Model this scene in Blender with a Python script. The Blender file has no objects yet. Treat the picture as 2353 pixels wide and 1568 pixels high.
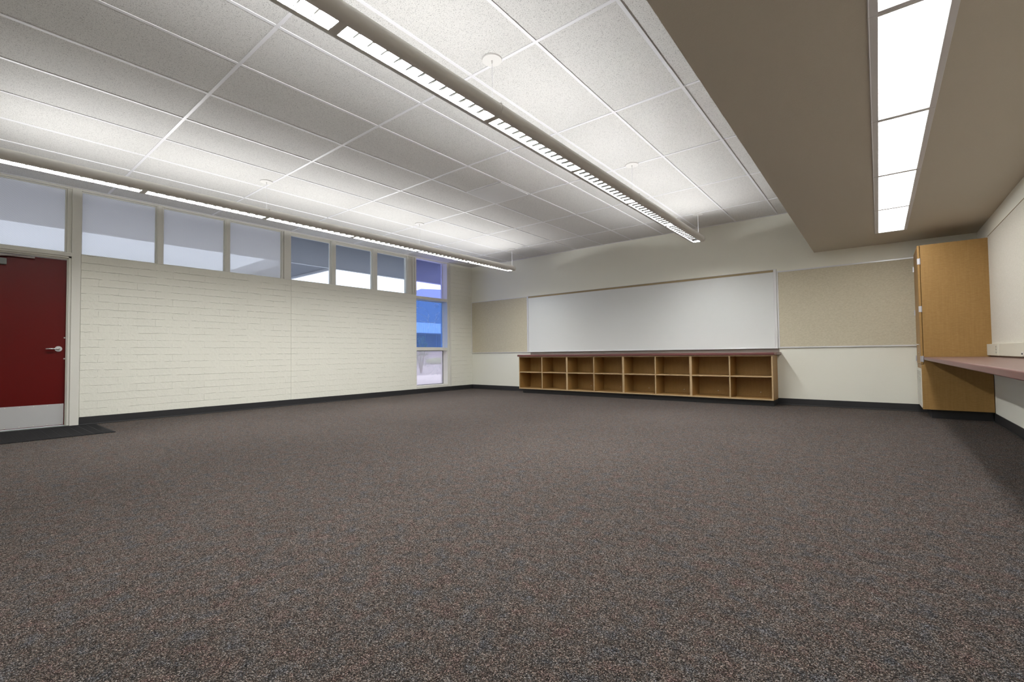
import bpy, bmesh, math, random
from mathutils import Vector, Matrix
random.seed(7)
S = bpy.context.scene
COL = S.collection

# ------------------------------------------------------------------ camera
F_PX, YAW, PITCH, ROLL = 1055.63, -0.6825, 0.0282, -0.0111
CAM = Vector((7.8731, -8.3814, 0.8369))
PX, PY = 1160.81, 785.16
fwd = Vector((math.sin(YAW)*math.cos(PITCH), math.cos(YAW)*math.cos(PITCH), math.sin(PITCH)))
rgt = Vector((math.cos(YAW), -math.sin(YAW), 0)); up = rgt.cross(fwd)
r2 = rgt*math.cos(ROLL) + up*math.sin(ROLL)
u2 = up*math.cos(ROLL) - rgt*math.sin(ROLL)
cd = bpy.data.cameras.new('camera'); cam = bpy.data.objects.new('camera', cd); COL.objects.link(cam)
cam.matrix_world = Matrix(((r2.x, u2.x, -fwd.x, CAM.x), (r2.y, u2.y, -fwd.y, CAM.y), (r2.z, u2.z, -fwd.z, CAM.z), (0, 0, 0, 1)))
cd.sensor_fit = 'HORIZONTAL'; cd.sensor_width = 36.0
cd.lens = F_PX/2353*36.0
cd.shift_x = (1176.5-PX)/2353; cd.shift_y = (PY-784)/2353
cd.clip_start = 0.02; cd.clip_end = 600
S.camera = cam

# ------------------------------------------------------------------ world, sun, view
W = bpy.data.worlds.new('overcast_sky'); S.world = W; W.use_nodes = True
bg = W.node_tree.nodes['Background']
bg.inputs[0].default_value = (0.93, 0.96, 1.0, 1); bg.inputs[1].default_value = 3.9
S.view_settings.view_transform = 'Standard'; S.view_settings.look = 'None'
S.view_settings.gamma = 1.0; S.view_settings.use_curve_mapping = False
S.view_settings.exposure = 0.0
UP_W, DOWN_W, TROFFER_E = 3.25, 38.0, 13.5      # pendant uplight / downlight watts per lamp, troffer lens emission
try:
    S.cycles.use_denoising = True
    S.cycles.max_bounces = 10; S.cycles.diffuse_bounces = 6; S.cycles.transparent_max_bounces = 12
    S.cycles.sample_clamp_indirect = 6
except Exception: pass

# ------------------------------------------------------------------ materials
def lin(c):
    return tuple((x/255/12.92 if x/255 <= .04045 else ((x/255+.055)/1.055)**2.4) for x in c) + (1,)
class NT:
    def __init__(s, m): s.t = m.node_tree; s.n = s.t.nodes; s.l = s.t.links
    def add(s, typ, **kw):
        n = s.n.new(typ)
        for k, v in kw.items(): setattr(n, k, v)
        return n
    def link(s, a, b): s.l.new(a, b)
def mat(name, rgb, rough=.6, metal=0.0, spec=.5, emit=None, es=0):
    m = bpy.data.materials.new(name); m.use_nodes = True
    b = m.node_tree.nodes['Principled BSDF']
    b.inputs['Base Color'].default_value = rgb if len(rgb) == 4 else rgb + (1,)
    b.inputs['Roughness'].default_value = rough; b.inputs['Metallic'].default_value = metal
    b.inputs['Specular IOR Level'].default_value = spec
    if emit: b.inputs['Emission Color'].default_value = emit; b.inputs['Emission Strength'].default_value = es
    return m
def coords(nt, swz=None, scale=(1, 1, 1)):
    tc = nt.add('ShaderNodeTexCoord'); out = tc.outputs['Object']
    if swz:
        sp = nt.add('ShaderNodeSeparateXYZ'); nt.link(out, sp.inputs[0])
        cb = nt.add('ShaderNodeCombineXYZ')
        for i, ch in enumerate(swz):
            if ch in 'XYZ': nt.link(sp.outputs['XYZ'.index(ch)], cb.inputs[i])
        out = cb.outputs[0]
    mp = nt.add('ShaderNodeMapping'); mp.inputs['Scale'].default_value = scale
    nt.link(out, mp.inputs[0]); return mp.outputs[0]
def ramp(nt, src, stops):
    r = nt.add('ShaderNodeValToRGB'); e = r.color_ramp.elements
    while len(e) < len(stops): e.new(.5)
    for i, (p, c) in enumerate(stops): e[i].position = p; e[i].color = c if len(c) == 4 else c + (1,)
    nt.link(src, r.inputs[0]); return r.outputs[0]
def noise(nt, vec, scale, detail=2, rough=.5):
    n = nt.add('ShaderNodeTexNoise'); n.inputs['Scale'].default_value = scale
    n.inputs['Detail'].default_value = detail; n.inputs['Roughness'].default_value = rough
    nt.link(vec, n.inputs['Vector']); return n
def bump(nt, m, h, strength, dist, prev=None):
    b = nt.add('ShaderNodeBump'); b.inputs['Strength'].default_value = strength; b.inputs['Distance'].default_value = dist
    nt.link(h, b.inputs['Height'])
    if prev: nt.link(prev, b.inputs['Normal'])
    nt.link(b.outputs[0], m.node_tree.nodes['Principled BSDF'].inputs['Normal']); return b.outputs[0]
def mixc(nt, fac, a, b, mode='MIX'):
    x = nt.add('ShaderNodeMix', data_type='RGBA', blend_type=mode)
    for k, v in ((0, fac), (6, a), (7, b)):
        if hasattr(v, 'is_linked'): nt.link(v, x.inputs[k])
        else: x.inputs[k].default_value = v
    return x.outputs[2]
def base(m): return m.node_tree.nodes['Principled BSDF'].inputs['Base Color']

WALL = (.85, .845, .755)
def wall_mat(name, rgb, scale=90, st=.25):
    m = mat(name, rgb, .75, spec=.3); nt = NT(m); v = coords(nt)
    n = noise(nt, v, scale, 3, .6); bump(nt, m, n.outputs[0], st, .004); return m
M_wall = wall_mat('painted_wall', WALL)
M_soffit = wall_mat('shaded_soffit_paint', (.60, .56, .475), 160, .5)  # same cream as the walls, darkened: the soffit's dim light is in its colour

def brick_mat():
    m = mat('painted_slump_block', WALL, .55, spec=.4); nt = NT(m)
    v = coords(nt, 'YZ-')
    n0 = noise(nt, v, 2.2, 3); n0b = noise(nt, v, 15, 3)
    # wavy courses
    def wob(n, amt):
        a = nt.add('ShaderNodeVectorMath', operation='SUBTRACT'); nt.link(n.outputs['Color'], a.inputs[0]); a.inputs[1].default_value = (.5, .5, .5)
        s = nt.add('ShaderNodeVectorMath', operation='MULTIPLY'); nt.link(a.outputs[0], s.inputs[0]); s.inputs[1].default_value = (amt, amt*1.0, 0)
        return s.outputs[0]
    a1 = nt.add('ShaderNodeVectorMath', operation='ADD'); nt.link(v, a1.inputs[0]); nt.link(wob(n0, .012), a1.inputs[1])
    a2 = nt.add('ShaderNodeVectorMath', operation='ADD'); nt.link(a1.outputs[0], a2.inputs[0]); nt.link(wob(n0b, .017), a2.inputs[1])
    br = nt.add('ShaderNodeTexBrick'); nt.link(a2.outputs[0], br.inputs['Vector'])
    br.inputs['Scale'].default_value = 1.0; br.inputs['Brick Width'].default_value = .405; br.inputs['Row Height'].default_value = .0987
    br.inputs['Mortar Size'].default_value = .0045; br.inputs['Mortar Smooth'].default_value = .9
    br.inputs['Color1'].default_value = (1, 1, 1, 1); br.inputs['Color2'].default_value = (.9, .9, .9, 1); br.inputs['Mortar'].default_value = (0, 0, 0, 1)
    b2 = nt.add('ShaderNodeTexBrick'); nt.link(a2.outputs[0], b2.inputs['Vector'])
    b2.inputs['Scale'].default_value = 1.0; b2.inputs['Brick Width'].default_value = 60.0; b2.inputs['Row Height'].default_value = .0987
    b2.inputs['Mortar Size'].default_value = .0036; b2.inputs['Mortar Smooth'].default_value = .9; b2.offset = 0
    for k_, v_ in (('Color1', 1), ('Color2', 1), ('Mortar', 0)): b2.inputs[k_].default_value = (v_, v_, v_, 1)
    joint = mixc(nt, .70, br.outputs['Color'], b2.outputs['Color'])
    n = noise(nt, v, 26, 4, .6); n2 = noise(nt, coords(nt, 'YZ-', (1, 3.0, 1)), 5.5, 4, .7)
    # joints fade in and out under the thick paint
    fade = ramp(nt, n2.outputs[0], [(.44, (.06, .06, .06)), (.62, (1, 1, 1))])
    inv = nt.add('ShaderNodeMath', operation='SUBTRACT'); inv.inputs[0].default_value = 1; nt.link(joint, inv.inputs[1])
    jm = nt.add('ShaderNodeMath', operation='MULTIPLY'); nt.link(inv.outputs[0], jm.inputs[0]); nt.link(fade, jm.inputs[1])
    h = nt.add('ShaderNodeMath', operation='SUBTRACT'); h.inputs[0].default_value = 1; nt.link(jm.outputs[0], h.inputs[1])
    p = bump(nt, m, h.outputs[0], .8, .014); bump(nt, m, n.outputs[0], .5, .008, p)
    sc = nt.add('ShaderNodeMath', operation='MULTIPLY'); nt.link(jm.outputs[0], sc.inputs[0]); sc.inputs[1].default_value = .19
    nt.link(mixc(nt, sc.outputs[0], WALL+(1,), (.42, .40, .32, 1)), base(m))
    return m
M_brick = brick_mat()

def carpet_mat():
    m = mat('loop_pile_carpet', (.1, .08, .07), .95, spec=.1); nt = NT(m); v = coords(nt)
    vo = nt.add('ShaderNodeTexVoronoi'); vo.inputs['Scale'].default_value = 400; nt.link(v, vo.inputs['Vector'])
    sp = nt.add('ShaderNodeSeparateColor'); nt.link(vo.outputs['Color'], sp.inputs[0])
    K = 1.0
    c = ramp(nt, sp.outputs[0], [(0, (.008, .007, .007)), (.3, (.030, .027, .0255)), (.55, (.062, .057, .054)), (.8, (.125, .117, .112)), (1, (.33, .315, .305))])
    big = noise(nt, v, 14, 3, .6)
    tint = ramp(nt, big.outputs[0], [(.3, (.84, .92, 1.05)), (.45, (1, .98, .97)), (.55, (1.06, .96, .90)), (.7, (1.16, .92, .90))])
    c2 = mixc(nt, 1.0, c, tint, 'MULTIPLY')
    t2 = ramp(nt, sp.outputs[1], [(0, (.75, .9, 1.25)), (.3, (1, 1, 1)), (.7, (1.0, 1.0, 1.0)), (1, (1.35, .85, .75))])
    c3 = mixc(nt, .45, c2, mixc(nt, 1.0, c2, t2, 'MULTIPLY'))
    wide = noise(nt, v, .7, 2, .5)
    t3 = ramp(nt, wide.outputs[0], [(.3, (.94, .94, .94)), (.7, (1.07, 1.07, 1.07))])
    nt.link(mixc(nt, 1.0, mixc(nt, 1.0, c3, t3, 'MULTIPLY'), (1.22, 1.195, 1.15, 1), 'MULTIPLY'), base(m))
    bump(nt, m, vo.outputs['Distance'], .9, -.004)
    return m
M_carpet = carpet_mat()

def tile_mat():
    m = mat('mineral_fibre_tile', (.8, .8, .79), .9, spec=.1); nt = NT(m); v = coords(nt)
    vs = coords(nt, None, (1, 1, 1))
    n1 = noise(nt, v, 240, 2, .6); n2 = noise(nt, vs, 140, 3, .75)
    s1 = ramp(nt, n1.outputs[0], [(.345, (.34, .34, .35)), (.40, (1, 1, 1))])
    s2 = ramp(nt, n2.outputs[0], [(.325, (.42, .42, .43)), (.385, (1, 1, 1))])
    c = mixc(nt, 1.0, s1, s2, 'MULTIPLY')
    nt.link(mixc(nt, 1.0, (.77, .765, .757, 1), c, 'MULTIPLY'), base(m))
    bump(nt, m, n1.outputs[0], .25, .004)
    return m
M_tile = tile_mat()
M_grid = mat('white_enamel_grid', (.86, .86, .90), .45)
M_panel = mat('smooth_white_panel', (.74, .745, .76), .6)

def wood_mat(name, a, b, swz='YZX', rough=.45):
    m = mat(name, a, rough, spec=.35); nt = NT(m)
    v = coords(nt, None, (3, 3, 26)); v2 = coords(nt, None, (40, 40, 2.2))
    n = noise(nt, v, 9, 4, .65); n2 = noise(nt, v2, 1.5, 3, .6)
    c = mixc(nt, ramp(nt, n.outputs[0], [(.35, (0, 0, 0)), (.65, (1, 1, 1))]), a+(1,), b+(1,))
    d = ramp(nt, n2.outputs[0], [(.3, (.93, .92, .90)), (.7, (1.04, 1.04, 1.04))])
    nt.link(mixc(nt, 1.0, c, d, 'MULTIPLY'), base(m)); return m
M_wood = wood_mat('maple_veneer', (.400, .240, .082), (.335, .190, .060))
M_woodedge = wood_mat('maple_edge_band', (.50, .365, .215), (.44, .31, .17))
def lam(name, rgb, rough):
    m = mat(name, rgb, rough, spec=.5); nt = NT(m); v = coords(nt); n = noise(nt, v, 220, 3, .7)
    nt.link(ramp(nt, n.outputs[0], [(.3, tuple(x*.82 for x in rgb)), (.7, tuple(x*1.18 for x in rgb))]), base(m)); return m
M_lam = lam('mauve_laminate', (.175, .100, .082), .38)
M_lamedge = lam('mauve_edge', (.15, .052, .048), .38)
M_rubber = mat('black_vinyl_base', (.022, .022, .024), .45)
M_trim = mat('painted_steel_frame', (.76, .75, .69), .5)
M_alu = mat('satin_aluminium', (.74, .74, .75), .38, .25)
M_steel = mat('brushed_stainless', (.62, .62, .63), .42, .35)
M_hinge = mat('nickel_hinge', (.62, .62, .66), .35, .7)
M_closer = mat('closer_grey', (.17, .18, .17), .45, .3)
M_red = mat('red_door_paint', (.105, .0035, .003), .34, spec=.22)
nt = NT(M_red); v = coords(nt); n = noise(nt, v, 160, 2); bump(nt, M_red, n.outputs[0], .12, .002)
M_white = mat('fixture_white', (.72, .70, .66), .4)
M_blade = mat('louver_aluminium', (.62, .63, .65), .16, 1.0)
M_board = mat('whiteboard_enamel', (.755, .775, .77), .22, spec=.4)
def fabric(name, a, b, sx=(1, 1, 1), sc=60, st=.3):
    m = mat(name, a, .9, spec=.1); nt = NT(m); v = coords(nt, None, sx)
    n = noise(nt, v, sc, 4, .7)
    nt.link(ramp(nt, n.outputs[0], [(.32, b), (.62, a)]), base(m)); bump(nt, m, n.outputs[0], st, .003); return m
M_tack = fabric('tackboard_vinyl', (.67, .62, .49), (.53, .48, .355), (.35, 1, 1.6), 120)
M_tackw = fabric('wall_panel_vinyl', (.69, .66, .585), (.58, .55, .475), (1, 1, 1), 110, .35)
M_cork = mat('map_rail_cork', (.33, .26, .15), .8)
M_raceway = mat('raceway_ivory', (.66, .64, .54), .45)
M_dark = mat('dark_slot', (.03, .03, .03), .6)
M_sock = mat('socket_grey', (.33, .33, .28), .5)
M_mat = mat('ribbed_mat', (.016, .016, .018), .9, spec=.2)
M_grille = mat('grille_ivory', (.74, .72, .64), .45)
M_silver = mat('chrome', (.75, .75, .75), .2, .9)
M_screw = mat('screw_head', (.8, .78, .74), .3, .7)

def glass(name, tint, gloss=.07, haze=0.0, hazecol=(.8, .85, .95), mesh=False):
    m = bpy.data.materials.new(name); m.use_nodes = True; nt = NT(m); nt.n.clear()
    out = nt.add('ShaderNodeOutputMaterial'); tr = nt.add('ShaderNodeBsdfTransparent'); tr.inputs[0].default_value = tint+(1,)
    gl = nt.add('ShaderNodeBsdfGlossy'); gl.inputs['Roughness'].default_value = .03
    mx = nt.add('ShaderNodeMixShader'); mx.inputs[0].default_value = gloss
    nt.link(tr.outputs[0], mx.inputs[1]); nt.link(gl.outputs[0], mx.inputs[2]); last = mx.outputs[0]
    if haze:
        df = nt.add('ShaderNodeBsdfDiffuse'); df.inputs[0].default_value = hazecol+(1,)
        tl = nt.add('ShaderNodeBsdfTranslucent'); tl.inputs[0].default_value = hazecol+(1,)
        m2 = nt.add('ShaderNodeMixShader'); m2.inputs[0].default_value = .5
        nt.link(df.outputs[0], m2.inputs[1]); nt.link(tl.outputs[0], m2.inputs[2])
        m3 = nt.add('ShaderNodeMixShader'); nt.link(last, m3.inputs[1]); nt.link(m2.outputs[0], m3.inputs[2]); m3.inputs[0].default_value = haze
        if mesh:
            tc = nt.add('ShaderNodeTexCoord'); sp = nt.add('ShaderNodeSeparateXYZ'); nt.link(tc.outputs['Object'], sp.inputs[0])
            def diag(op):
                a = nt.add('ShaderNodeMath', operation=op); nt.link(sp.outputs[1], a.inputs[0]); nt.link(sp.outputs[2], a.inputs[1])
                s = nt.add('ShaderNodeMath', operation='MULTIPLY'); nt.link(a.outputs[0], s.inputs[0]); s.inputs[1].default_value = 2*math.pi/.021
                c = nt.add('ShaderNodeMath', operation='COSINE'); nt.link(s.outputs[0], c.inputs[0]); return c.outputs[0]
            mxm = nt.add('ShaderNodeMath', operation='MAXIMUM'); nt.link(diag('ADD'), mxm.inputs[0]); nt.link(diag('SUBTRACT'), mxm.inputs[1])
            f = ramp(nt, mxm.outputs[0], [(.35, (haze-.05,)*3), (.95, (haze+.08,)*3)])
            nt.link(f, m3.inputs[0])
        last = m3.outputs[0]
    nt.link(last, out.inputs[0]); return m
M_clear = glass('clear_glass', (.80, .84, .90), .035)
M_mesh = glass('mesh_film_glass', (.66, .69, .74), .06, .56, (.84, .85, .88), True)
M_blue1 = glass('violet_blue_film', (.66, .69, .99), .05)
M_blue2 = glass('blue_film', (.36, .50, .80), .05, .12, (.42, .62, .92))
M_scr = glass('scratched_glass', (.70, .68, .73), .05, .30, (.80, .78, .86))
M_scratch = mat('scratch_marks', (.75, .85, .97), .6)

# ------------------------------------------------------------------ helpers
def new_bm(): return bmesh.new()
def bx(bm, x0, x1, y0, y1, z0, z1, bev=0, seg=2):
    vs = [bm.verts.new((x, y, z)) for x in (x0, x1) for y in (y0, y1) for z in (z0, z1)]
    fs = [(0, 1, 3, 2), (4, 6, 7, 5), (0, 4, 5, 1), (2, 3, 7, 6), (0, 2, 6, 4), (1, 5, 7, 3)]
    F = [bm.faces.new([vs[i] for i in f]) for f in fs]
    if bev:
        es = {e for f in F for e in f.edges}
        bmesh.ops.bevel(bm, geom=list(es), offset=bev, segments=seg, affect='EDGES', profile=.5)
    return bm
def box(*a, **k): return bx(new_bm(), *a, **k)
def tube(bm, pts, r, n=10, cap=True):
    pts = [Vector(p) for p in pts]; rings = []
    for i, p in enumerate(pts):
        d = (pts[min(i+1, len(pts)-1)] - pts[max(i-1, 0)]).normalized()
        a = d.orthogonal().normalized() if i == 0 else (rings_a - d*rings_a.dot(d)).normalized()
        rings_a = a; b = d.cross(a)
        rr = r[i] if isinstance(r, (list, tuple)) else r
        rings.append([bm.verts.new(p + (a*math.cos(t)+b*math.sin(t))*rr) for t in [2*math.pi*k/n for k in range(n)]])
    for q in range(len(rings)-1):
        for k in range(n): bm.faces.new((rings[q][k], rings[q][(k+1) % n], rings[q+1][(k+1) % n], rings[q+1][k]))
    if cap: bm.faces.new(rings[0][::-1]); bm.faces.new(rings[-1])
    return bm
def loft(bm, rings, close=True, cap=True):
    R = [[bm.verts.new(p) for p in r] for r in rings]
    n = len(R[0])
    for q in range(len(R)-1):
        for k in range(n if close else n-1): bm.faces.new((R[q][k], R[q][(k+1) % n], R[q+1][(k+1) % n], R[q+1][k]))
    if cap and close: bm.faces.new(R[0][::-1]); bm.faces.new(R[-1])
    return bm
def obj(name, bm, m, parent=None, smooth=False, kind=None, label=None):
    off = parent.matrix_world.translation if parent else Vector((0, 0, 0))
    if parent is not None: off = worldloc(parent)
    bmesh.ops.recalc_face_normals(bm, faces=bm.faces)
    if smooth:
        for e in bm.edges:
            if len(e.link_faces) == 2 and e.calc_face_angle() > .75: e.smooth = False
    bmesh.ops.translate(bm, verts=bm.verts, vec=-off)
    me = bpy.data.meshes.new(name); bm.to_mesh(me); bm.free()
    if smooth:
        for p in me.polygons: p.use_smooth = True
    ms = m if isinstance(m, (list, tuple)) else [m]
    for x in ms: me.materials.append(x)
    o = bpy.data.objects.new(name, me); COL.objects.link(o)
    if parent is not None: o.parent = parent
    if kind: o['kind'] = kind
    if label: o['label'] = label
    return o
def worldloc(o):
    v = Vector((0, 0, 0))
    while o is not None: v = v + Vector(o.location); o = o.parent
    return v
def tag(o, label=None, cat=None, group=None, kind=None):
    for k, v in (('label', label), ('category', cat), ('group', group), ('kind', kind)):
        if v: o[k] = v
    return o
def empty(name, loc, label=None, cat=None, group=None, kind=None):
    o = bpy.data.objects.new(name, None); o.empty_display_size = .1; COL.objects.link(o); o.location = loc
    return tag(o, label, cat, group, kind)
def struct(name, bm, m, **k): return obj(name, bm, m, kind='structure', **k)

# ------------------------------------------------------------------ room shell
H = 3.0145; XR = 8.892; YF = -9.5; XS = 7.146; ZS = 2.3366; SILL = 2.178
struct('floor', box(-.12, XR+.1, YF-.1, .1, -.06, 0), M_carpet)
struct('wall_back', box(-.2, XR+.1, 0, .15, 0, 3.3), M_wall)
struct('wall_right', box(XR, XR+.15, YF, 0, 0, 3.3), M_wall)
struct('wall_front', box(-.2, XR+.1, YF-.15, YF, 0, 3.3), M_wall)
# left wall: painted block panels, an expansion joint between them
bm = new_bm()
bx(bm, -.2, 0, -7.262, -4.566, 0, SILL, .006)
bx(bm, -.2, 0, -4.558, -1.778, 0, SILL, .006)
bx(bm, -.2, -.006, -4.57, -4.55, 0, SILL-.01)
bx(bm, -.2, 0, -.745, 0, 0, H)
bx(bm, -.2, 0, YF, -8.42, 0, H)
struct('wall_left', bm, M_brick)
# ceiling: lay-in tiles and the exposed grid
bm = box(-.2, XS, YF, 0, H+.004, H+.05)
ceil = struct('ceiling', bm, M_tile)
T = .6096; XA = 4.852; Y1 = -7.010
bm = new_bm(); w = .0125
for k in range(-7, 4):
    x = XA+T*k
    bx(bm, x-w, x+w, YF, 0, H, H+.008, .001, 1)
for q in range(-2, 6):
    y = Y1+2*T*q
    bx(bm, 0, XS, y-w, y+w, H-.0004, H+.008, .001, 1)
bx(bm, XA-2*T, XA-T, Y1+2*T*2.5-w, Y1+2*T*2.5+w, H, H+.008)
bx(bm, 0, .022, YF, 0, H-.001, H+.008); bx(bm, .021, XS-.021, -.022, 0, H-.0012, H+.008); bx(bm, XS-.022, XS, YF, 0, H-.001, H+.008)
obj('ceiling_grid', bm, M_grid, ceil)
p = obj('access_panel', box(XA-2*T+.016, XA-T-.016, Y1+2*T*2.5+.016, Y1+2*T*3-.020, H-.006, H+.004, .002), M_panel)
tag(p, 'smooth white square access panel set in the speckled tile ceiling', 'ceiling panel')
# dropped soffit along the right wall, left open where the troffers sit
TX0, TX1 = 7.885, 8.165
TY = [-.842-1.232*k for k in range(8)]
bm = new_bm()
bx(bm, XS, TX0, YF, 0, ZS, H+.1); bx(bm, TX1, XR, YF, 0, ZS, H+.1)
bx(bm, TX0, TX1, TY[0], 0, ZS, H+.1); bx(bm, TX0, TX1, YF, TY[6], ZS, H+.1); bx(bm, TX0, TX1, TY[6], TY[0], ZS+.12, H+.1)
struct('ceiling_soffit', bm, M_soffit)

# baseboards
def base_run(name, x0, x1, y0, y1, side):
    bm = new_bm(); bx(bm, x0, x1, y0, y1, 0, .1016, .002, 1)
    t = .010
    if side == 'left': bx(bm, x0, x1+t, y0, y1, 0, .012, .004)
    if side == 'right': bx(bm, x0-t, x1, y0, y1, 0, .012, .004)
    if side == 'back': bx(bm, x0, x1, y0-t, y1, 0, .012, .004)
    if side == 'front': bx(bm, x0, x1, y0, y1+t, 0, .012, .004)
    return struct(name, bm, M_rubber)
base_run('baseboard_left', 0, .007, -7.262, 0, 'left')
base_run('baseboard_back', 0.007, 8.42, -.007, 0, 'back')
base_run('baseboard_right', XR-.007, XR, YF, -.72, 'right')
base_run('baseboard_front', 0, XR, YF, YF+.007, 'front')

# ------------------------------------------------------------------ clerestory windows on the left wall
GX = -.055      # glass plane
def window(n, y0, y1, z0, z1, g, fr=.018, gx=GX, head=.03, label=None):
    w = empty('window_%d' % n, (gx, (y0+y1)/2, z0), kind='structure')
    if label: w['label'] = label
    bm = new_bm()
    bx(bm, gx-.012, gx+.022, y0, y0+fr, z0, z1, .003, 1); bx(bm, gx-.012, gx+.022, y1-fr, y1, z0, z1, .003, 1)
    bx(bm, gx-.011, gx+.021, y0+fr*.9, y1-fr*.9, z1-head, z1-.0005); bx(bm, gx-.011, gx+.021, y0+fr*.9, y1-fr*.9, z0+.0005, z0+fr*.7)
    obj('window_frame', bm, M_trim, w)
    obj('glass_pane', box(gx-.003, gx+.003, y0+fr*.5, y1-fr*.5, z0, z1-head*.5), g, w)
    return w
ZH = H-.004
# frosted, wire-mesh look panes (the first stands over the door)
window(1, -8.34, -7.395, SILL+.002, ZH, M_mesh, label='mesh-filmed transom pane above the red door')
window(2, -7.262, -6.474, SILL, ZH, M_mesh, fr=.01, label='first mesh-filmed clerestory pane right of the door post')
window(3, -6.393, -5.598, SILL, ZH, M_mesh, fr=.01, label='second mesh-filmed clerestory pane right of the door post')
window(4, -5.523, -4.715, SILL, ZH, M_mesh, fr=.01, label='mesh-filmed clerestory pane beside the wide middle post')
window(5, -4.562, -3.805, SILL, ZH, M_clear, fr=.012, head=.06, label='clear clerestory pane beside the wide middle post')
window(6, -3.703, -2.897, SILL, ZH, M_clear, fr=.012, head=.06, label='middle one of the three clear clerestory panes')
window(7, -2.783, -2.02, SILL, ZH, M_clear, fr=.012, head=.06, label='clear clerestory pane nearest the tall narrow window')
mull = [(-6.474, -6.393), (-5.598, -5.523), (-3.805, -3.703), (-2.897, -2.783)]
for i, (a, b) in enumerate(mull):
    struct('trim_%d' % (i+1), bx(box(-.10, -.012, a, b, SILL-.01, H, .003, 1), -.10, -.002, a+.012, b-.02, SILL-.01, H, .003, 1), M_trim)
bm = new_bm()   # wide middle post
bx(bm, -.12, -.008, -4.715, -4.69, SILL-.01, H); bx(bm, -.12, .002, -4.682, -4.562, SILL-.01, H, .004)
struct('trim_5', bm, M_trim)
bm = new_bm()   # stacked frames beside the tall window
bx(bm, -.12, -.015, -2.02, -1.985, SILL-.01, H, .003); bx(bm, -.12, -.045, -1.985, -1.87, SILL-.01, H)
bx(bm, -.12, -.002, -1.875, -1.85, SILL, H, .003); bx(bm, -.12, -.02, -1.85, -1.815, SILL, H); bx(bm, -.12, .003, -1.82, -1.776, SILL, H, .003)
struct('trim_6', bm, M_trim)
bm = new_bm()   # header strip under the ceiling angle
bx(bm, -.10, -.004, -8.4, -.745, H-.022, H+.004, .003, 1)
struct('trim_7', bm, M_trim)
# door-side post
bm = new_bm()
bx(bm, -.13, .004, -7.352, -7.264, 0, H, .004); bx(bm, -.13, -.018, -7.395, -7.352, 2.17, H, .003)
struct('trim_8', bm, M_trim)

# tall narrow window: frame with two rails and three panes
WY0, WY1 = -1.778, -.852; GD = -.16
bm = new_bm()
bx(bm, -.22, .006, WY1, -.79, .10, H, .004); bx(bm, -.22, .020, -.79, -.742, .10, H, .004)
bx(bm, -.22, -.03, WY0-.02, WY0+.012, .10, H, .003)
struct('trim_9', bm, M_trim)
bm = new_bm(); bx(bm, -.22, .004, WY0, WY1, .10, .163, .004)
struct('trim_10', bm, M_trim)
bm = new_bm(); bx(bm, -.20, -.01, WY0, WY1, 2.088, 2.155, .004)
struct('trim_11', bm, M_trim)
bm = new_bm(); bx(bm, -.20, -.01, WY0, WY1, .945, 1.010, .004)
struct('trim_12', bm, M_trim)
struct('trim_13', box(-.2, 0, -1.778, -.745, 0, .102), M_wall)
def pane(n, z0, z1, g, label):
    w = empty('window_%d' % n, (GD, (WY0+WY1)/2, z0), kind='structure', label=label)
    bm = new_bm(); f = .012
    bx(bm, GD-.01, GD+.012, WY1-f, WY1, z0, z1); bx(bm, GD-.01, GD+.012, WY0, WY0+f, z0, z1)
    bx(bm, GD-.009, GD+.011, WY0+f*.9, WY1-f*.9, z1-f, z1-.0005); bx(bm, GD-.009, GD+.011, WY0+f*.9, WY1-f*.9, z0+.0005, z0+f)
    obj('window_frame', bm, M_closer if n == 10 else M_trim, w)
    obj('glass_pane', box(GD-.003, GD+.003, WY0, WY1, z0, z1), g, w)
    return w
pane(8, 2.155, H, M_blue1, 'violet-blue tinted top pane of the tall narrow window')
w9 = pane(9, 1.010, 2.088, M_blue2, 'blue tinted middle pane of the tall narrow window, scratched')
w10 = pane(10, .163, .945, M_scr, 'clear scratched bottom pane of the tall narrow window')
def squig(w, pts, r=.0020): obj('scratch', tube(new_bm(), [(GD+.006, y, z) for y, z in pts], r, 4), M_scratch, w)
def arc(cy, cz, ry, rz, a0, a1, n=14): return [(cy+ry*math.cos(a0+(a1-a0)*i/n), cz+rz*math.sin(a0+(a1-a0)*i/n)) for i in range(n+1)]
squig(w9, arc(-1.55, 1.70, .28, .22, math.pi*.95, .1)); squig(w9, arc(-1.62, 1.62, .30, .16, math.pi*.9, .0))
squig(w9, [(-1.55, 1.62), (-1.40, 1.60), (-1.25, 1.585), (-1.1, 1.59)]); squig(w9, [(-1.31, 1.45), (-1.30, 1.80)])
for k in range(4): squig(w9, arc(-1.10+.035*k, 2.0, .02, .045, 0, 5.2, 9), .0018)
squig(w9, arc(-1.02, 1.74, .05, .07, 1.2, 6.0)); squig(w9, [(-1.10, 1.66), (-1.02, 1.76), (-.96, 1.86)])
squig(w9, [(-1.6, 2.05), (-1.6, 1.95)]); squig(w9, [(-1.15, 1.50), (-1.10, 1.62), (-1.06, 1.48)])
squig(w10, [(-1.25, .42), (-1.14, .50), (-1.07, .60)]); squig(w10, [(-1.2, .38), (-1.1, .42), (-1.0, .37)]); squig(w10, arc(-1.0, .52, .05, .06, 0, 4))
squig(w10, [(-1.35, .60), (-1.30, .585)])

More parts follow.
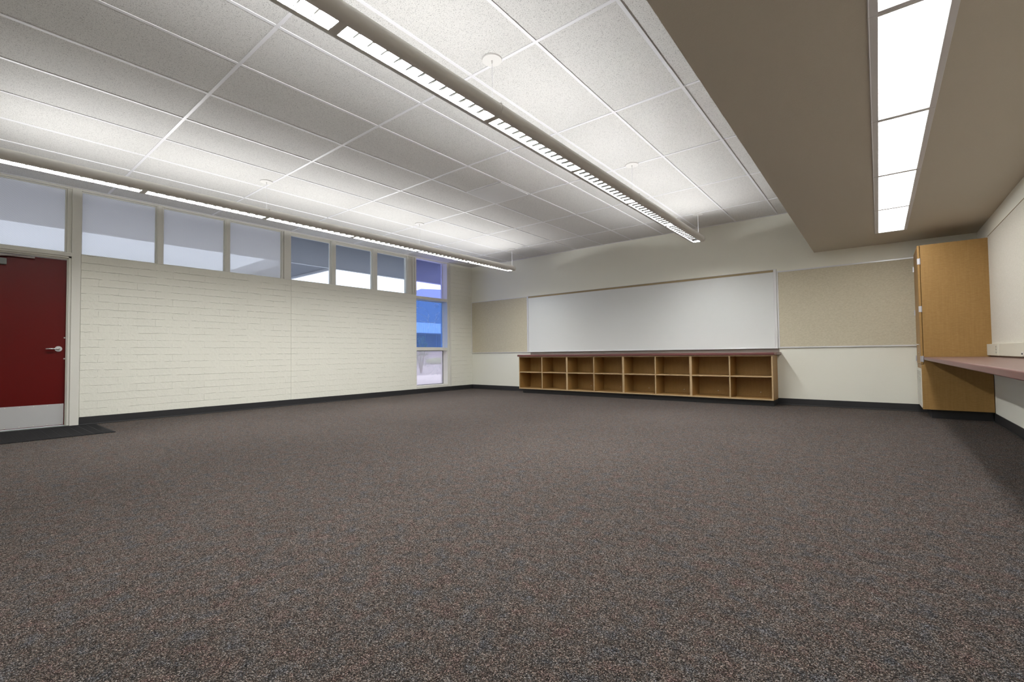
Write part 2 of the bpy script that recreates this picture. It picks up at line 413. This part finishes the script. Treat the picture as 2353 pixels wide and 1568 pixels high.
# ------------------------------------------------------------------ door
D = empty('door_1', (-.06, -7.86, 0), kind='structure', label='red steel door with stainless kick plate and lever handle')
DY0, DY1 = -8.30, -7.385; DX = -.062
dp = obj('door_leaf', box(DX-.045, DX, DY0, DY1, .018, 2.088, .002, 1), M_red, D)
kp = obj('kick_plate', box(DX, DX+.002, DY0+.02, DY1-.012, .025, .285, .0008, 1), M_steel, D)
for z in (.04, .272):
    for k in range(8):
        y = DY0+.05+k*.118
        obj('screw', tube(new_bm(), [(DX+.002, y, z), (DX+.0042, y, z)], .006, 8), M_screw, kp)
bm = new_bm(); hy, hz = -7.452, .968
tube(bm, [(DX, hy, hz), (DX+.009, hy, hz)], .034, 24)
hd = obj('handle_rose', bm, M_steel, D, smooth=False)
bm = tube(new_bm(), [(DX+.008, hy, hz), (DX+.045, hy, hz), (DX+.056, hy-.006, hz), (DX+.06, hy-.02, hz), (DX+.06, hy-.085, hz), (DX+.056, hy-.105, hz-.001), (DX+.04, hy-.114, hz-.001)], [.011, .010, .0098, .0095, .009, .0088, .0085], 14)
obj('lever', bm, M_silver, hd, smooth=True)
for z in (1.108, .845): obj('edge_bolt', tube(new_bm(), [(DX-.001, DY1-.012, z), (DX+.003, DY1-.012, z)], .009, 10), M_screw, dp)
cl = obj('closer_body', box(DX, DX+.055, -8.27, -7.905, 1.955, 2.030, .006), M_closer, D)
bm = new_bm(); bx(bm, DX+.012, DX+.045, -8.25, -7.675, 2.060, 2.082, .002, 1)
tube(bm, [(DX+.05, -8.12, 2.035), (DX+.050, -7.72, 2.088)], .006, 6)
obj('closer_arm', bm, mat('closer_arm_grey', (.34, .31, .30), .4, .5), cl)
# frame: stepped jamb and head
bm = new_bm()
for (xa, ya, yb) in ((-.13, -7.383, -7.352), (-.02, 0, 0)):
    if ya: bx(bm, xa, -.012, ya+.006, yb, 0, 2.135, .002, 1); bx(bm, xa, -.035, ya-.006, ya+.008, 0, 2.115, .002, 1)
bx(bm, -.13, .004, -8.42, -7.345, 2.133, 2.182, .004)
bx(bm, -.13, -.012, -8.42, -7.352, 2.112, 2.135, .002, 1); bx(bm, -.13, -.035, -8.42, -7.36, 2.094, 2.114, .002, 1)
bx(bm, -.13, -.012, -8.42, -8.302, 0, 2.135)
obj('door_frame', bm, M_trim, D)
obj('threshold', box(-.13, -.002, -8.302, -7.352, 0, .012, .003), M_closer, D)

# ------------------------------------------------------------------ door mat
bm = box(.012, 1.10, -8.36, -7.105, .0, .007, .002, 1)
k = 0; y = -7.125
while y > -8.34:
    if k % 8 != 7: bx(bm, .03, 1.08, y-.0075, y, .006, .009)
    k += 1; y -= .0105
tag(obj('door_mat', bm, M_mat), 'black ribbed entrance mat lying on the carpet before the red door', 'mat')

# ------------------------------------------------------------------ whiteboard and tackboards on the back wall
WB = empty('whiteboard', (4.17, 0, .89), 'long white marker board with tan cork rail above the low shelves', 'whiteboard')
x0, x1, z0, z1 = 1.733, 6.640, .888, 2.146
obj('board_surface', box(x0+.03, x1-.035, -.018, 0, z0+.01, z1-.05), M_board, WB)
obj('side_frame', box(x0, x0+.028, -.026, 0, z0, z1, .003), M_alu, WB)
obj('side_frame', box(x1-.042, x1, -.026, 0, z0, z1, .004), M_alu, WB)
bm = box(x0, x1, -.028, 0, z0-.004, z0+.014, .003); bx(bm, x0, x1, -.040, -.018, z0-.006, z0, .002, 1)
obj('bottom_frame', bm, M_alu, WB)
obj('top_frame', box(x0, x1, -.024, 0, z1-.008, z1, .002, 1), M_alu, WB)
obj('rail_edge', box(x0+.02, x1-.04, -.024, 0, z1-.052, z1-.044, .001, 1), M_alu, WB)
obj('map_rail', box(x0+.03, x1-.042, -.020, 0, z1-.045, z1-.008), M_cork, WB)
def tack(x0, x1, z0, z1, label, rf):
    t = empty('tackboard', ((x0+x1)/2, 0, z0), label, 'notice board', 'tan tackboards either side of the whiteboard')
    obj('tack_surface', box(x0+.008, x1-.008, -.014, 0, z0+.008, z1-.008), M_tack, t)
    bm = box(x0, x1, -.020, 0, z1-.014*rf, z1, .002, 1); bx(bm, x0, x1, -.020, 0, z0, z0+.014*rf, .002, 1)
    bx(bm, x0, x0+.012*rf, -.0195, 0, z0+.01*rf, z1-.01*rf); bx(bm, x1-.012, x1, -.0195, 0, z0+.01*rf, z1-.01*rf)
    obj('metal_frame', bm, M_alu, t)
tack(.004, 1.728, .876, 2.142, 'tan tackboard between the painted block corner and the whiteboard', 1)
tack(6.645, 8.300, .888, 2.108, 'tan woven tackboard between the whiteboard and the tall cabinet', 1.5)

# ------------------------------------------------------------------ low shelf units
SY = -.42; SX0 = 1.782; UW = 1.2095; SZ0, SZ1 = .092, .786; TH = .019
def shelf_unit(x, label):
    t = empty('shelf_unit', (x+UW/2, SY/2, 0), label, 'shelf unit', 'open low shelf units under the whiteboard')
    xs = (x, x+UW)
    def panel(name, a, b, c, d, y0=SY): # board with a lighter banded front edge
        p = obj(name, box(a, b, y0+.002, -.006, c, d), M_wood, t)
        obj('edge_band', box(a, b, y0, y0+.0025, c, d), M_woodedge, p); return p
    panel('side_panel', x, x+TH, SZ0, SZ1); panel('side_panel', x+UW-TH, x+UW, SZ0, SZ1)
    panel('divider', x+UW/2-TH/2, x+UW/2+TH/2, SZ0+TH, SZ1-TH)
    panel('bottom_panel', x+TH, x+UW-TH, SZ0, SZ0+TH+.004); panel('top_panel', x+TH, x+UW-TH, SZ1-TH, SZ1)
    zm = (SZ0+SZ1)/2+.012
    panel('shelf', x+TH, x+UW/2-TH/2, zm-TH/2, zm+TH/2, SY+.006); panel('shelf', x+UW/2+TH/2, x+UW-TH, zm-TH/2, zm+TH/2, SY+.006)
    obj('back_panel', box(x+TH, x+UW-TH, -.02, -.006, SZ0+TH, SZ1-TH), M_wood, t)
    for cx in (x+UW*.27, x+UW*.80): obj('screw_cap', tube(new_bm(), [(cx, -.019, SZ0+.09), (cx, -.025, SZ0+.09)], .006, 8), M_screw, t)
    obj('toe_kick', box(x+(.05 if x < 2 else 0), x+UW-(.004 if x > 5 else 0), SY+.075, -.012, 0, SZ0), M_rubber, t)
for i, lb in enumerate(('open maple shelf unit at the far left end of the row, nearest the tall window',
                        'open maple shelf unit second from the left end of the row under the whiteboard',
                        'open maple shelf unit second from the right end of the row under the whiteboard',
                        'open maple shelf unit at the right end of the row, its side panel showing')):
    shelf_unit(SX0+UW*i, lb)
CT = empty('worktop', (4.2, -.22, SZ1), 'long mauve laminate top running over the low open shelves', 'worktop')
obj('top_surface', box(1.756, 6.678, SY-.012, -.008, SZ1, .826, .004), M_lam, CT)
obj('backsplash', box(1.80, 6.650, -.012, 0, .826, .880, .001, 1), lam('taupe_laminate', (.235, .20, .175), .4), CT)
obj('front_edge', box(1.756, 6.640, SY-.026, SY-.012, SZ1, .826, .006), M_lamedge, CT)

# ------------------------------------------------------------------ tall cabinet in the right corner
CX0 = 8.272; CY0 = -.76; CB, CTZ = .108, 2.128
C = empty('tall_cabinet', (8.58, -.38, 0), 'tall maple corner cabinet with nickel hinges and a louvred grille', 'cabinet')
obj('side_panel', box(CX0+.026, XR-.006, CY0, CY0+.02, CB, CTZ, .001, 1), M_wood, C)
obj('side_panel', box(CX0+.026, XR-.006, -.046, -.026, CB, CTZ), M_wood, C)
obj('top_panel', box(CX0+.026, XR-.006, CY0+.02, -.03, CTZ-.02, CTZ), M_wood, C)
obj('bottom_panel', box(CX0+.026, XR-.006, CY0+.02, -.03, CB, CB+.02), M_wood, C)
obj('back_panel', box(XR-.02, XR-.008, CY0+.02, -.03, CB+.02, CTZ-.02), M_wood, C)
obj('lower_front', bx(bx(bx(box(CX0+.004, CX0+.026, CY0, CY0+.035, CB, .655), CX0+.004, CX0+.026, -.06, -.026, CB, .655), CX0+.004, CX0+.026, CY0+.035, -.05, .60, .655), CX0+.004, CX0+.026, CY0+.035, -.05, CB, .135), M_wood, C)
for (a, b, hy, s) in ((CY0+.001, -.396, CY0, 1), (-.392, -.026, -.01, -1)):
    d = obj('door', box(CX0, CX0+.021, a, b, .662, CTZ-.002, .001, 1), M_woodedge if 0 else M_wood, C)
    for z in (1.93, 1.34, .725):
        bm = new_bm()
        if s == 1:
            bx(bm, CX0-.003, CX0+.0215, CY0-.003, CY0+.001, z-.036, z+.036, .001, 1); bx(bm, CX0-.004, CX0, CY0-.003, CY0+.03, z-.036, z+.036, .001, 1)
            tube(bm, [(CX0+.023, CY0-.005, z-.038), (CX0+.023, CY0-.005, z+.038)], .005, 8)
            for dz in (-.022, 0, .022): tube(bm, [(CX0+.008, CY0-.003, z+dz), (CX0+.008, CY0-.0045, z+dz)], .003, 6)
        else:
            bx(bm, CX0-.012, CX0, -.036, -.027, z-.036, z+.036, .001, 1)
        obj('hinge', bm, M_hinge, d)
bm = tube(new_bm(), [(CX0, -.44, .905), (CX0-.028, -.44, .905), (CX0-.032, -.45, .905), (CX0-.032, -.54, .905), (CX0-.028, -.55, .905), (CX0, -.55, .905)], .005, 8)
obj('handle', bm, M_silver, C, smooth=True)
bm = tube(new_bm(), [(CX0, -.46, .80), (CX0-.006, -.46, .80)], .011, 14)
obj('lock', bm, M_silver, C)
bm = new_bm(); ga, gb, gz0, gz1 = CY0+.012, -.055, .128, .605
bx(bm, CX0-.006, CX0+.004, ga, ga+.03, gz0, gz1, .002, 1); bx(bm, CX0-.006, CX0+.004, gb-.03, gb, gz0, gz1, .002, 1)
bx(bm, CX0-.0055, CX0+.0035, ga+.029, gb-.029, gz0+.001, gz0+.028); bx(bm, CX0-.0055, CX0+.0035, ga+.029, gb-.029, gz1-.028, gz1-.001)
for k in range(24):
    z = gz0+.034+k*.0176
    bx(bm, CX0-.005, CX0+.004, ga+.03, gb-.03, z, z+.0095)
bx(bm, CX0-.0062, CX0+.003, (ga+gb)/2-.008, (ga+gb)/2+.008, gz0+.002, gz1-.002)
g = obj('vent_grille', bm, M_grille, C)
obj('cavity_shade', box(CX0+.006, CX0+.02, ga+.03, gb-.02, .14, .598), M_dark, C)  # near-black sheet standing in for the shade behind the grille slats
obj('toe_kick', box(CX0+.085, XR-.010, CY0+.065, -.026, 0, CB), M_rubber, C)

# ------------------------------------------------------------------ counter, raceway and wall panel on the right wall
KX = 8.298
K = empty('counter', (8.6, -5, .72), 'long mauve laminate counter fixed along the right wall beside the tall cabinet', 'counter')
obj('top_surface', box(KX+.014, XR-.002, YF+.02, CY0-.003, .716, .750, .003), M_lam, K)
obj('front_edge', box(KX, KX+.014, YF+.02, CY0-.012, .712, .7495, .006, 3), M_lamedge, K)
obj('backsplash', box(XR-.022, XR-.002, YF+.02, CY0-.003, .750, .764), M_lam, K)
R = empty('power_raceway', (8.86, -5, .765), 'ivory surface power raceway running along the right wall above the counter', 'raceway')
RX = 8.842
obj('raceway_channel', box(RX, XR-.012, YF+.05, -1.43, .766, .893, .003), M_raceway, R)
rb = obj('end_section', box(RX-.002, XR-.012, -1.40, -.768, .766, .894, .003), M_raceway, R)
bm = box(RX-.004, RX-.001, -1.36, -1.27, .775, .882, .001, 1)
obj('outlet_plate', bm, M_raceway, rb)
for z in (.80, .832, .86): obj('socket', box(RX-.0055, RX-.003, -1.335, -1.30, z-.009, z+.009, .001, 1), M_sock, rb)
obj('joint_cover', box(RX-.006, XR-.012, -1.435, -1.395, .766, .897, .002, 1), M_raceway, R)
for yy in (-2.45, -4.9, -7.3):
    o = obj('data_port', box(RX-.004, RX, yy-.035, yy+.035, .775, .812, .001, 1), M_white, R)
    for d in (-.014, .014): obj('port_opening', box(RX-.0055, RX-.003, yy+d-.008, yy+d+.008, .785, .80), M_dark, o)
P = empty('wall_panel', (8.885, -5, .9), 'pale fabric tack panel covering the right wall above the raceway', 'wall panel')
obj('panel_face', box(XR-.010, XR, YF+.02, CY0-.003, .764, 2.138, .002, 1), M_tackw, P)
obj('top_trim', box(XR-.012, XR, YF+.02, CY0-.003, 2.138, 2.142), M_cork, P)

# ------------------------------------------------------------------ recessed troffers in the soffit
M_lens = mat('prismatic_lens', (.8, .8, .8), .5, emit=(1.0, .99, .965, 1), es=TROFFER_E)
nt = NT(M_lens); v = coords(nt); ch = nt.add('ShaderNodeTexChecker'); ch.inputs['Scale'].default_value = 190; nt.link(v, ch.inputs[0])
nt.link(mixc(nt, ch.outputs[1], (1.0, .99, .965, 1), (.93, .925, .91, 1)), M_lens.node_tree.nodes['Principled BSDF'].inputs['Emission Color'])
M_flange = mat('troffer_frame', (.72, .72, .74), .4)
tl = ('glowing recessed ceiling light at the far end of the row, nearest the corner cabinet', 'glowing recessed ceiling light second from the corner cabinet in the soffit row',
      'glowing recessed ceiling light third from the corner cabinet in the soffit row', 'large glowing recessed ceiling light cut by the top of the photo, fourth from the cabinet',
      'recessed ceiling light nearest overhead, only its end frame at the top edge', 'recessed ceiling light behind the viewpoint')
for i in range(6):
    ya, yb = TY[i+1], TY[i]
    t = empty('recessed_light', (8.025, (ya+yb)/2, ZS), tl[i], 'ceiling light', 'recessed lights along the soffit')
    f = .026; bm = new_bm()
    a0, a1 = TX0-.012, TX1+.020
    bx(bm, a0, TX0+f, ya+.001, yb-.001, ZS-.006, ZS+.01, .002, 1); bx(bm, TX1-.012, a1, ya+.001, yb-.001, ZS-.006, ZS+.01, .002, 1)
    bx(bm, TX0+f-.002, TX1-.011, ya+.001, ya+.021, ZS-.0055, ZS+.009); bx(bm, TX0+f-.002, TX1-.011, yb-.021, yb-.001, ZS-.0055, ZS+.009)
    bx(bm, a0+.001, a0+.005, ya+.001, yb-.001, ZS-.009, ZS, .001, 1)
    obj('metal_frame', bm, M_flange, t)
    obj('lens', box(TX0+.018, TX1-.008, ya+.012, yb-.012, ZS+.001, ZS+.006), M_lens, t)
    obj('lamp_box', bx(bx(box(TX0+.001, TX1-.001, ya+.002, yb-.002, ZS+.10, ZS+.118), TX0+.001, TX0+.003, ya+.002, yb-.002, ZS+.01, ZS+.10), TX1-.003, TX1-.001, ya+.002, yb-.002, ZS+.01, ZS+.10), M_white, t)

# ------------------------------------------------------------------ pendant direct/indirect fluorescent lights
M_lamp = mat('fluorescent_lamp', (.8, .8, .8), .5, emit=(1, 1, .985, 1), es=DOWN_W/(math.pi*.09*1.16))
M_canopy = mat('canopy_white', (.82, .81, .80), .5)
M_reflect = mat('white_reflector', (.9, .9, .9), .5)
LAMP_C = (1.0, 1.0, .985)
def area(name, loc, rot, sx, sy, watts, col, parent):
    L = bpy.data.lights.new(name, 'AREA'); L.shape = 'RECTANGLE'; L.size = sx; L.size_y = sy; L.energy = watts; L.color = col
    o = bpy.data.objects.new(name, L); COL.objects.link(o); o.parent = parent
    o.location = Vector(loc)-worldloc(parent); o.rotation_euler = rot; return o
def batwing(o):
    # photometric curve of the uplight optic: intensity rises towards the sides
    L = o.data; L.use_nodes = True; t = L.node_tree; em = [n for n in t.nodes if n.type == 'EMISSION'][0]
    g = t.nodes.new('ShaderNodeNewGeometry'); d = t.nodes.new('ShaderNodeVectorMath'); d.operation = 'DOT_PRODUCT'
    t.links.new(g.outputs['Incoming'], d.inputs[0]); d.inputs[1].default_value = (0, 0, 1)
    def m(op, a, b=None):
        n = t.nodes.new('ShaderNodeMath'); n.operation = op
        for i, v in enumerate((a, b)):
            if v is None: continue
            if isinstance(v, (int, float)): n.inputs[i].default_value = v
            else: t.links.new(v, n.inputs[i])
        return n.outputs[0]
    c = m('ABSOLUTE', d.outputs['Value'])
    sp = t.nodes.new('ShaderNodeSeparateXYZ'); t.links.new(g.outputs['Incoming'], sp.inputs[0])
    q = m('SQRT', m('ADD', m('MULTIPLY', c, c), m('MULTIPLY', sp.outputs[0], sp.outputs[0])))
    f = m('MULTIPLY', m('DIVIDE', 1.0, m('ADD', m('POWER', m('DIVIDE', c, m('ADD', q, .001)), 3.0), .055)), m('POWER', q, 1.1))
    t.links.new(f, em.inputs['Strength']); return o
def pendant(cx, zb, label, y_far, pitch):
    JO = [y_far+.015-pitch*k for k in range(7)]
    t = empty('pendant_light', (cx, -4.6, zb), label, 'pendant light', 'long suspended fluorescent lights')
    y_near = -8.33
    side = [(.052, 0), (.070, 0), (.088, .006), (.102, .018), (.110, .036), (.112, .054), (.106, .072), (.095, .086), (.082, .093)]
    def shell(s):
        o1 = [(s*a, b) for a, b in side]; i1 = [(s*(a-.003 if b > .01 else a), b+.003) for a, b in side][::-1]
        return o1+i1
    for s in (1, -1):
        obj('housing_side', loft(new_bm(), [[Vector((cx+a, y, zb+b)) for a, b in shell(s)] for y in (y_near, y_far)]), M_white, t, smooth=True)
    # bridges between openings
    for k in range(7):
        bm = new_bm(); y = JO[k]; bx(bm, cx-.0525, cx+.0525, y-.022 if k < 6 else y_near, y+.022 if k else y_far, zb, zb+.004)
        obj('bridge_plate', bm, M_white, t)
    # rounded end caps
    for ye, dr in ((y_far, 1), (y_near, -1)):
        bm = new_bm(); rings = []
        for q in range(9):
            a = q/8*math.pi/2*.97; s = math.cos(a); d = math.sin(a)*.085
            ring = [(-.07, 0)] + [(.07, 0)] + side[2:] + [(.05, .097), (-.05, .097)] + [(-a_, b_) for a_, b_ in side[2:][::-1]]
            rings.append([Vector((cx+a_*(s*.75+.25*s), ye+dr*d, zb+.040*(1-s)+b_*s)) for a_, b_ in ring])
        loft(bm, rings); obj('end_cap', bm, M_white, t, smooth=True)
    # louvers
    for k in range(6):
        ya, yb = JO[k+1]+.022, JO[k]-.022
        bm = new_bm()
        for s in (1, -1):   # curved side reflectors
            rf = new_bm(); loft(rf, [[Vector((cx+s*a, y, zb+b)) for a, b in ((.050, .001), (.0515, .001), (.0495, .022), (.048, .022))] for y in (ya, yb)]); obj('side_reflector', rf, M_reflect, t)
        bx(bm, cx-.05, cx+.05, ya, ya+.003, zb+.001, zb+.02); bx(bm, cx-.05, cx+.05, yb-.003, yb, zb+.001, zb+.02)
        n = 13
        for j in range(1, n):
            y = ya+(yb-ya)*j/n
            prof = [(-.0115, .020), (.0115, .020), (.0066, .015), (.0033, .009), (.0010, .001), (-.0010, .001), (-.0033, .009), (-.0066, .015)]
            loft(bm, [[Vector((x, y+p[0], zb+p[1])) for p in prof] for x in (cx-.049, cx-.025, cx, cx+.025, cx+.049)])
        for s in (1, -1): bx(bm, cx+s*.047-.002, cx+s*.047+.002, ya, yb, zb+.017, zb+.021)
        obj('louver', bm, M_blade, t)
        obj('lamp', box(cx-.045, cx+.045, ya+.01, yb-.01, zb+.0225, zb+.0245), M_lamp, t)
        batwing(area('lamp_up', (cx, (ya+yb)/2, zb+.082), (math.pi, 0, 0), .06, yb-ya, UP_W, LAMP_C, t))
    # reflector tray between the up and down lamps
    obj('lamp_tray', box(cx-.10, cx+.10, y_near, y_far, zb+.055, zb+.062), M_white, t)
    # suspension
    for y in (JO[0]+.02, JO[2], JO[4], JO[6]):
        bm = new_bm()
        tube(bm, [(cx+.012, y, H-.006), (cx+.012, y, H+.002)], [.072, .075], 28)
        tube(bm, [(cx+.012, y, H-.03), (cx+.012, y, H-.006)], [.004, .007], 8)
        obj('canopy', bm, M_canopy, t)
        c = obj('cable', tube(new_bm(), [(cx+.012, y, zb+.093), (cx+.012, y, H-.02)], .0018 if y < -1 else .004, 6), M_grid, t)
        bm = new_bm(); bx(bm, cx-.10, cx+.10, y-.008, y+.008, zb+.086, zb+.093, .002, 1)
        tube(bm, [(cx+.012, y, zb+.09), (cx+.012, y, zb+.112)], [.008, .004], 8)
        obj('hanger_bracket', bm, M_white, t)
        for s in (1, -1):
            pr = [(s*(a+.0018), b) for a, b in side[1:]]+[(s*(a-.001), b) for a, b in side[1:]][::-1]
            obj('joint_band', loft(new_bm(), [[Vector((cx+a, yy, zb+b)) for a, b in pr] for yy in (y-.006, y+.006)]), M_white, t)
pendant(5.700, 2.570, 'long white louvred pendant light hanging over the middle of the room', -.895, 1.240)
pendant(2.015, 2.560, 'long white pendant light hanging parallel to the windowed block wall', -.97, 1.2245)

# ------------------------------------------------------------------ outside
M_conc = wall_mat('pale_concrete', (.62, .60, .60), 12, .1)
M_asph = wall_mat('asphalt', (.30, .29, .31), 20, .1)
M_eave = mat('eave_underside', (.12, .13, .15), .8)
M_fas = mat('fascia_grey', (.40, .41, .43), .7)
struct('ground', box(-160, -.2, -60, 200, -.12, -.05), M_asph)
struct('ground_pavement', box(-7.2, -.21, -14, 16, -.05, -.012), M_conc)
E1 = empty('walkway_roof', (-1.4, -3, 3.03), 'long flat grey walkway roof outside the clerestory windows', 'canopy')
bm = box(-2.6, -.22, -16, 14, 3.035, 3.2)
obj('roof_deck', bm, M_eave, E1)
for y in (-12.5, -8): obj('roof_beam', box(-2.55, -.25, y-.05, y+.05, 2.995, 3.04), M_eave, E1)
obj('fascia', box(-2.68, -2.6, -16, 14, 3.02, 3.26), M_fas, E1)
E2 = empty('walkway_canopy', (-8, -2.9, 3.0), 'flat grey covered walkway leading away from the building outside', 'canopy')
obj('roof_deck', box(-16, -2.7, -3.4, -2.33, 3.03, 3.14), M_eave, E2)
for a in (-2.33, -3.46): obj('fascia', box(-16, -2.7, a, a+.06, 2.98, 3.2), M_fas, E2)
for x in (-6.5, -11, -15.5):
    obj('post', bx(box(x-.05, x+.05, -3.3, -3.2, -.05, 3.03), x-.08, x+.08, -3.33, -3.17, -.05, .1), M_fas, E2)
# building across the yard
BX = -29.5
B = empty('school_building', (BX, 25, 0), 'low classroom building with ribbed white fascia seen through the narrow window', 'building')
obj('wall', box(BX-6, BX, 4, 44, -.05, 3.2), mat('far_wall', (.30, .30, .36), .8), B)
bm = new_bm(); bx(bm, BX-7, BX+1.0, 3, 45, 3.15, 4.2)
y = 3.1
while y < 45: bx(bm, BX+1.0, BX+1.05, y, y+.10, 3.17, 4.18); y += .24
obj('fascia', bm, mat('ribbed_white_fascia', (.85, .86, .88), .7), B)
M_fw = mat('far_window', (.05, .06, .09), .2)
for y in [5+1.6*k for k in range(24)]:
    f = obj('window', box(BX, BX+.03, y, y+1.5, 1.72, 3.05), M_fw, B)
obj('sill_band', box(BX, BX+.12, 4, 44, 1.45, 1.66), mat('far_sill', (.5, .5, .56), .7), B)
bm = new_bm()
for k in range(5): bx(bm, BX, BX+.3+.2*(4-k), 4, 44, -.05, .1+.26*k)
obj('plinth', bm, mat('far_plinth', (.36, .34, .40), .8), B)
# hedge and shrubs
def leafy(name, c, r, n, size, m, label, cat, seed, parts=True):
    rnd = random.Random(seed); t = empty(name, (c[0], c[1], -.05), label, cat)
    bm = new_bm()
    for _ in range(n):
        d = Vector((rnd.gauss(0, 1), rnd.gauss(0, 1), rnd.gauss(0, 1))).normalized()*(rnd.random()**.35)
        p = Vector(c)+Vector((d.x*r[0], d.y*r[1], d.z*r[2]))
        a = Vector((rnd.gauss(0, 1), rnd.gauss(0, 1), rnd.gauss(0, 1))).normalized(); b = a.orthogonal().normalized()
        s = size*rnd.uniform(.6, 1.3)
        bm.faces.new([bm.verts.new(p+v) for v in (a*s, b*s*.5, -a*s, -b*s*.5)])
    obj('foliage', bm, m, t)
    if parts:
        bm = new_bm()
        for k in range(5):
            an = k*1.3; tube(bm, [(c[0], c[1], -.05), (c[0]+.3*r[0]*math.cos(an), c[1]+.3*r[1]*math.sin(an), c[2]*.6), (c[0]+.7*r[0]*math.cos(an), c[1]+.7*r[1]*math.sin(an), c[2]+r[2]*.5)], [.04, .025, .01], 6)
        obj('stems', bm, mat('bark', (.12, .09, .07), .9), t)
M_leaf = mat('leaf_green', (.12, .20, .09), .6); M_leaf2 = mat('hedge_green', (.42, .50, .26), .7)
leafy('shrub', (-9.7, 6.62, 1.0), (.5, .38, .85), 420, .05, M_leaf, 'leafy green shrub outside the middle pane of the narrow window', 'shrub', 3)
leafy('hedge', (-26.5, 23.2, .24), (.6, 1.6, .32), 2500, .09, M_leaf2, 'low pale green hedge outside in front of the far building', 'hedge', 5, False)
# hill
bm = new_bm(); rows = []
for i in range(25):
    t_ = i/24; y = 95+t_*190
    hz = 24 + 16*math.sin(min(1, max(0, (y-100)/110))*math.pi/2) + 1.2*math.sin(y*.21)+.6*math.sin(y*.73)
    if y < 118: hz *= max(.1, (y-80)/38)
    rows.append([Vector((-120, y, -1)), Vector((-135, y, hz*.6)), Vector((-150, y, hz)), Vector((-175, y, hz*.9)), Vector((-200, y, -1))])
loft(bm, rows, close=False, cap=False)
struct('ground_hill', bm, mat('hazy_hill', (.20, .24, .28), 1.0))
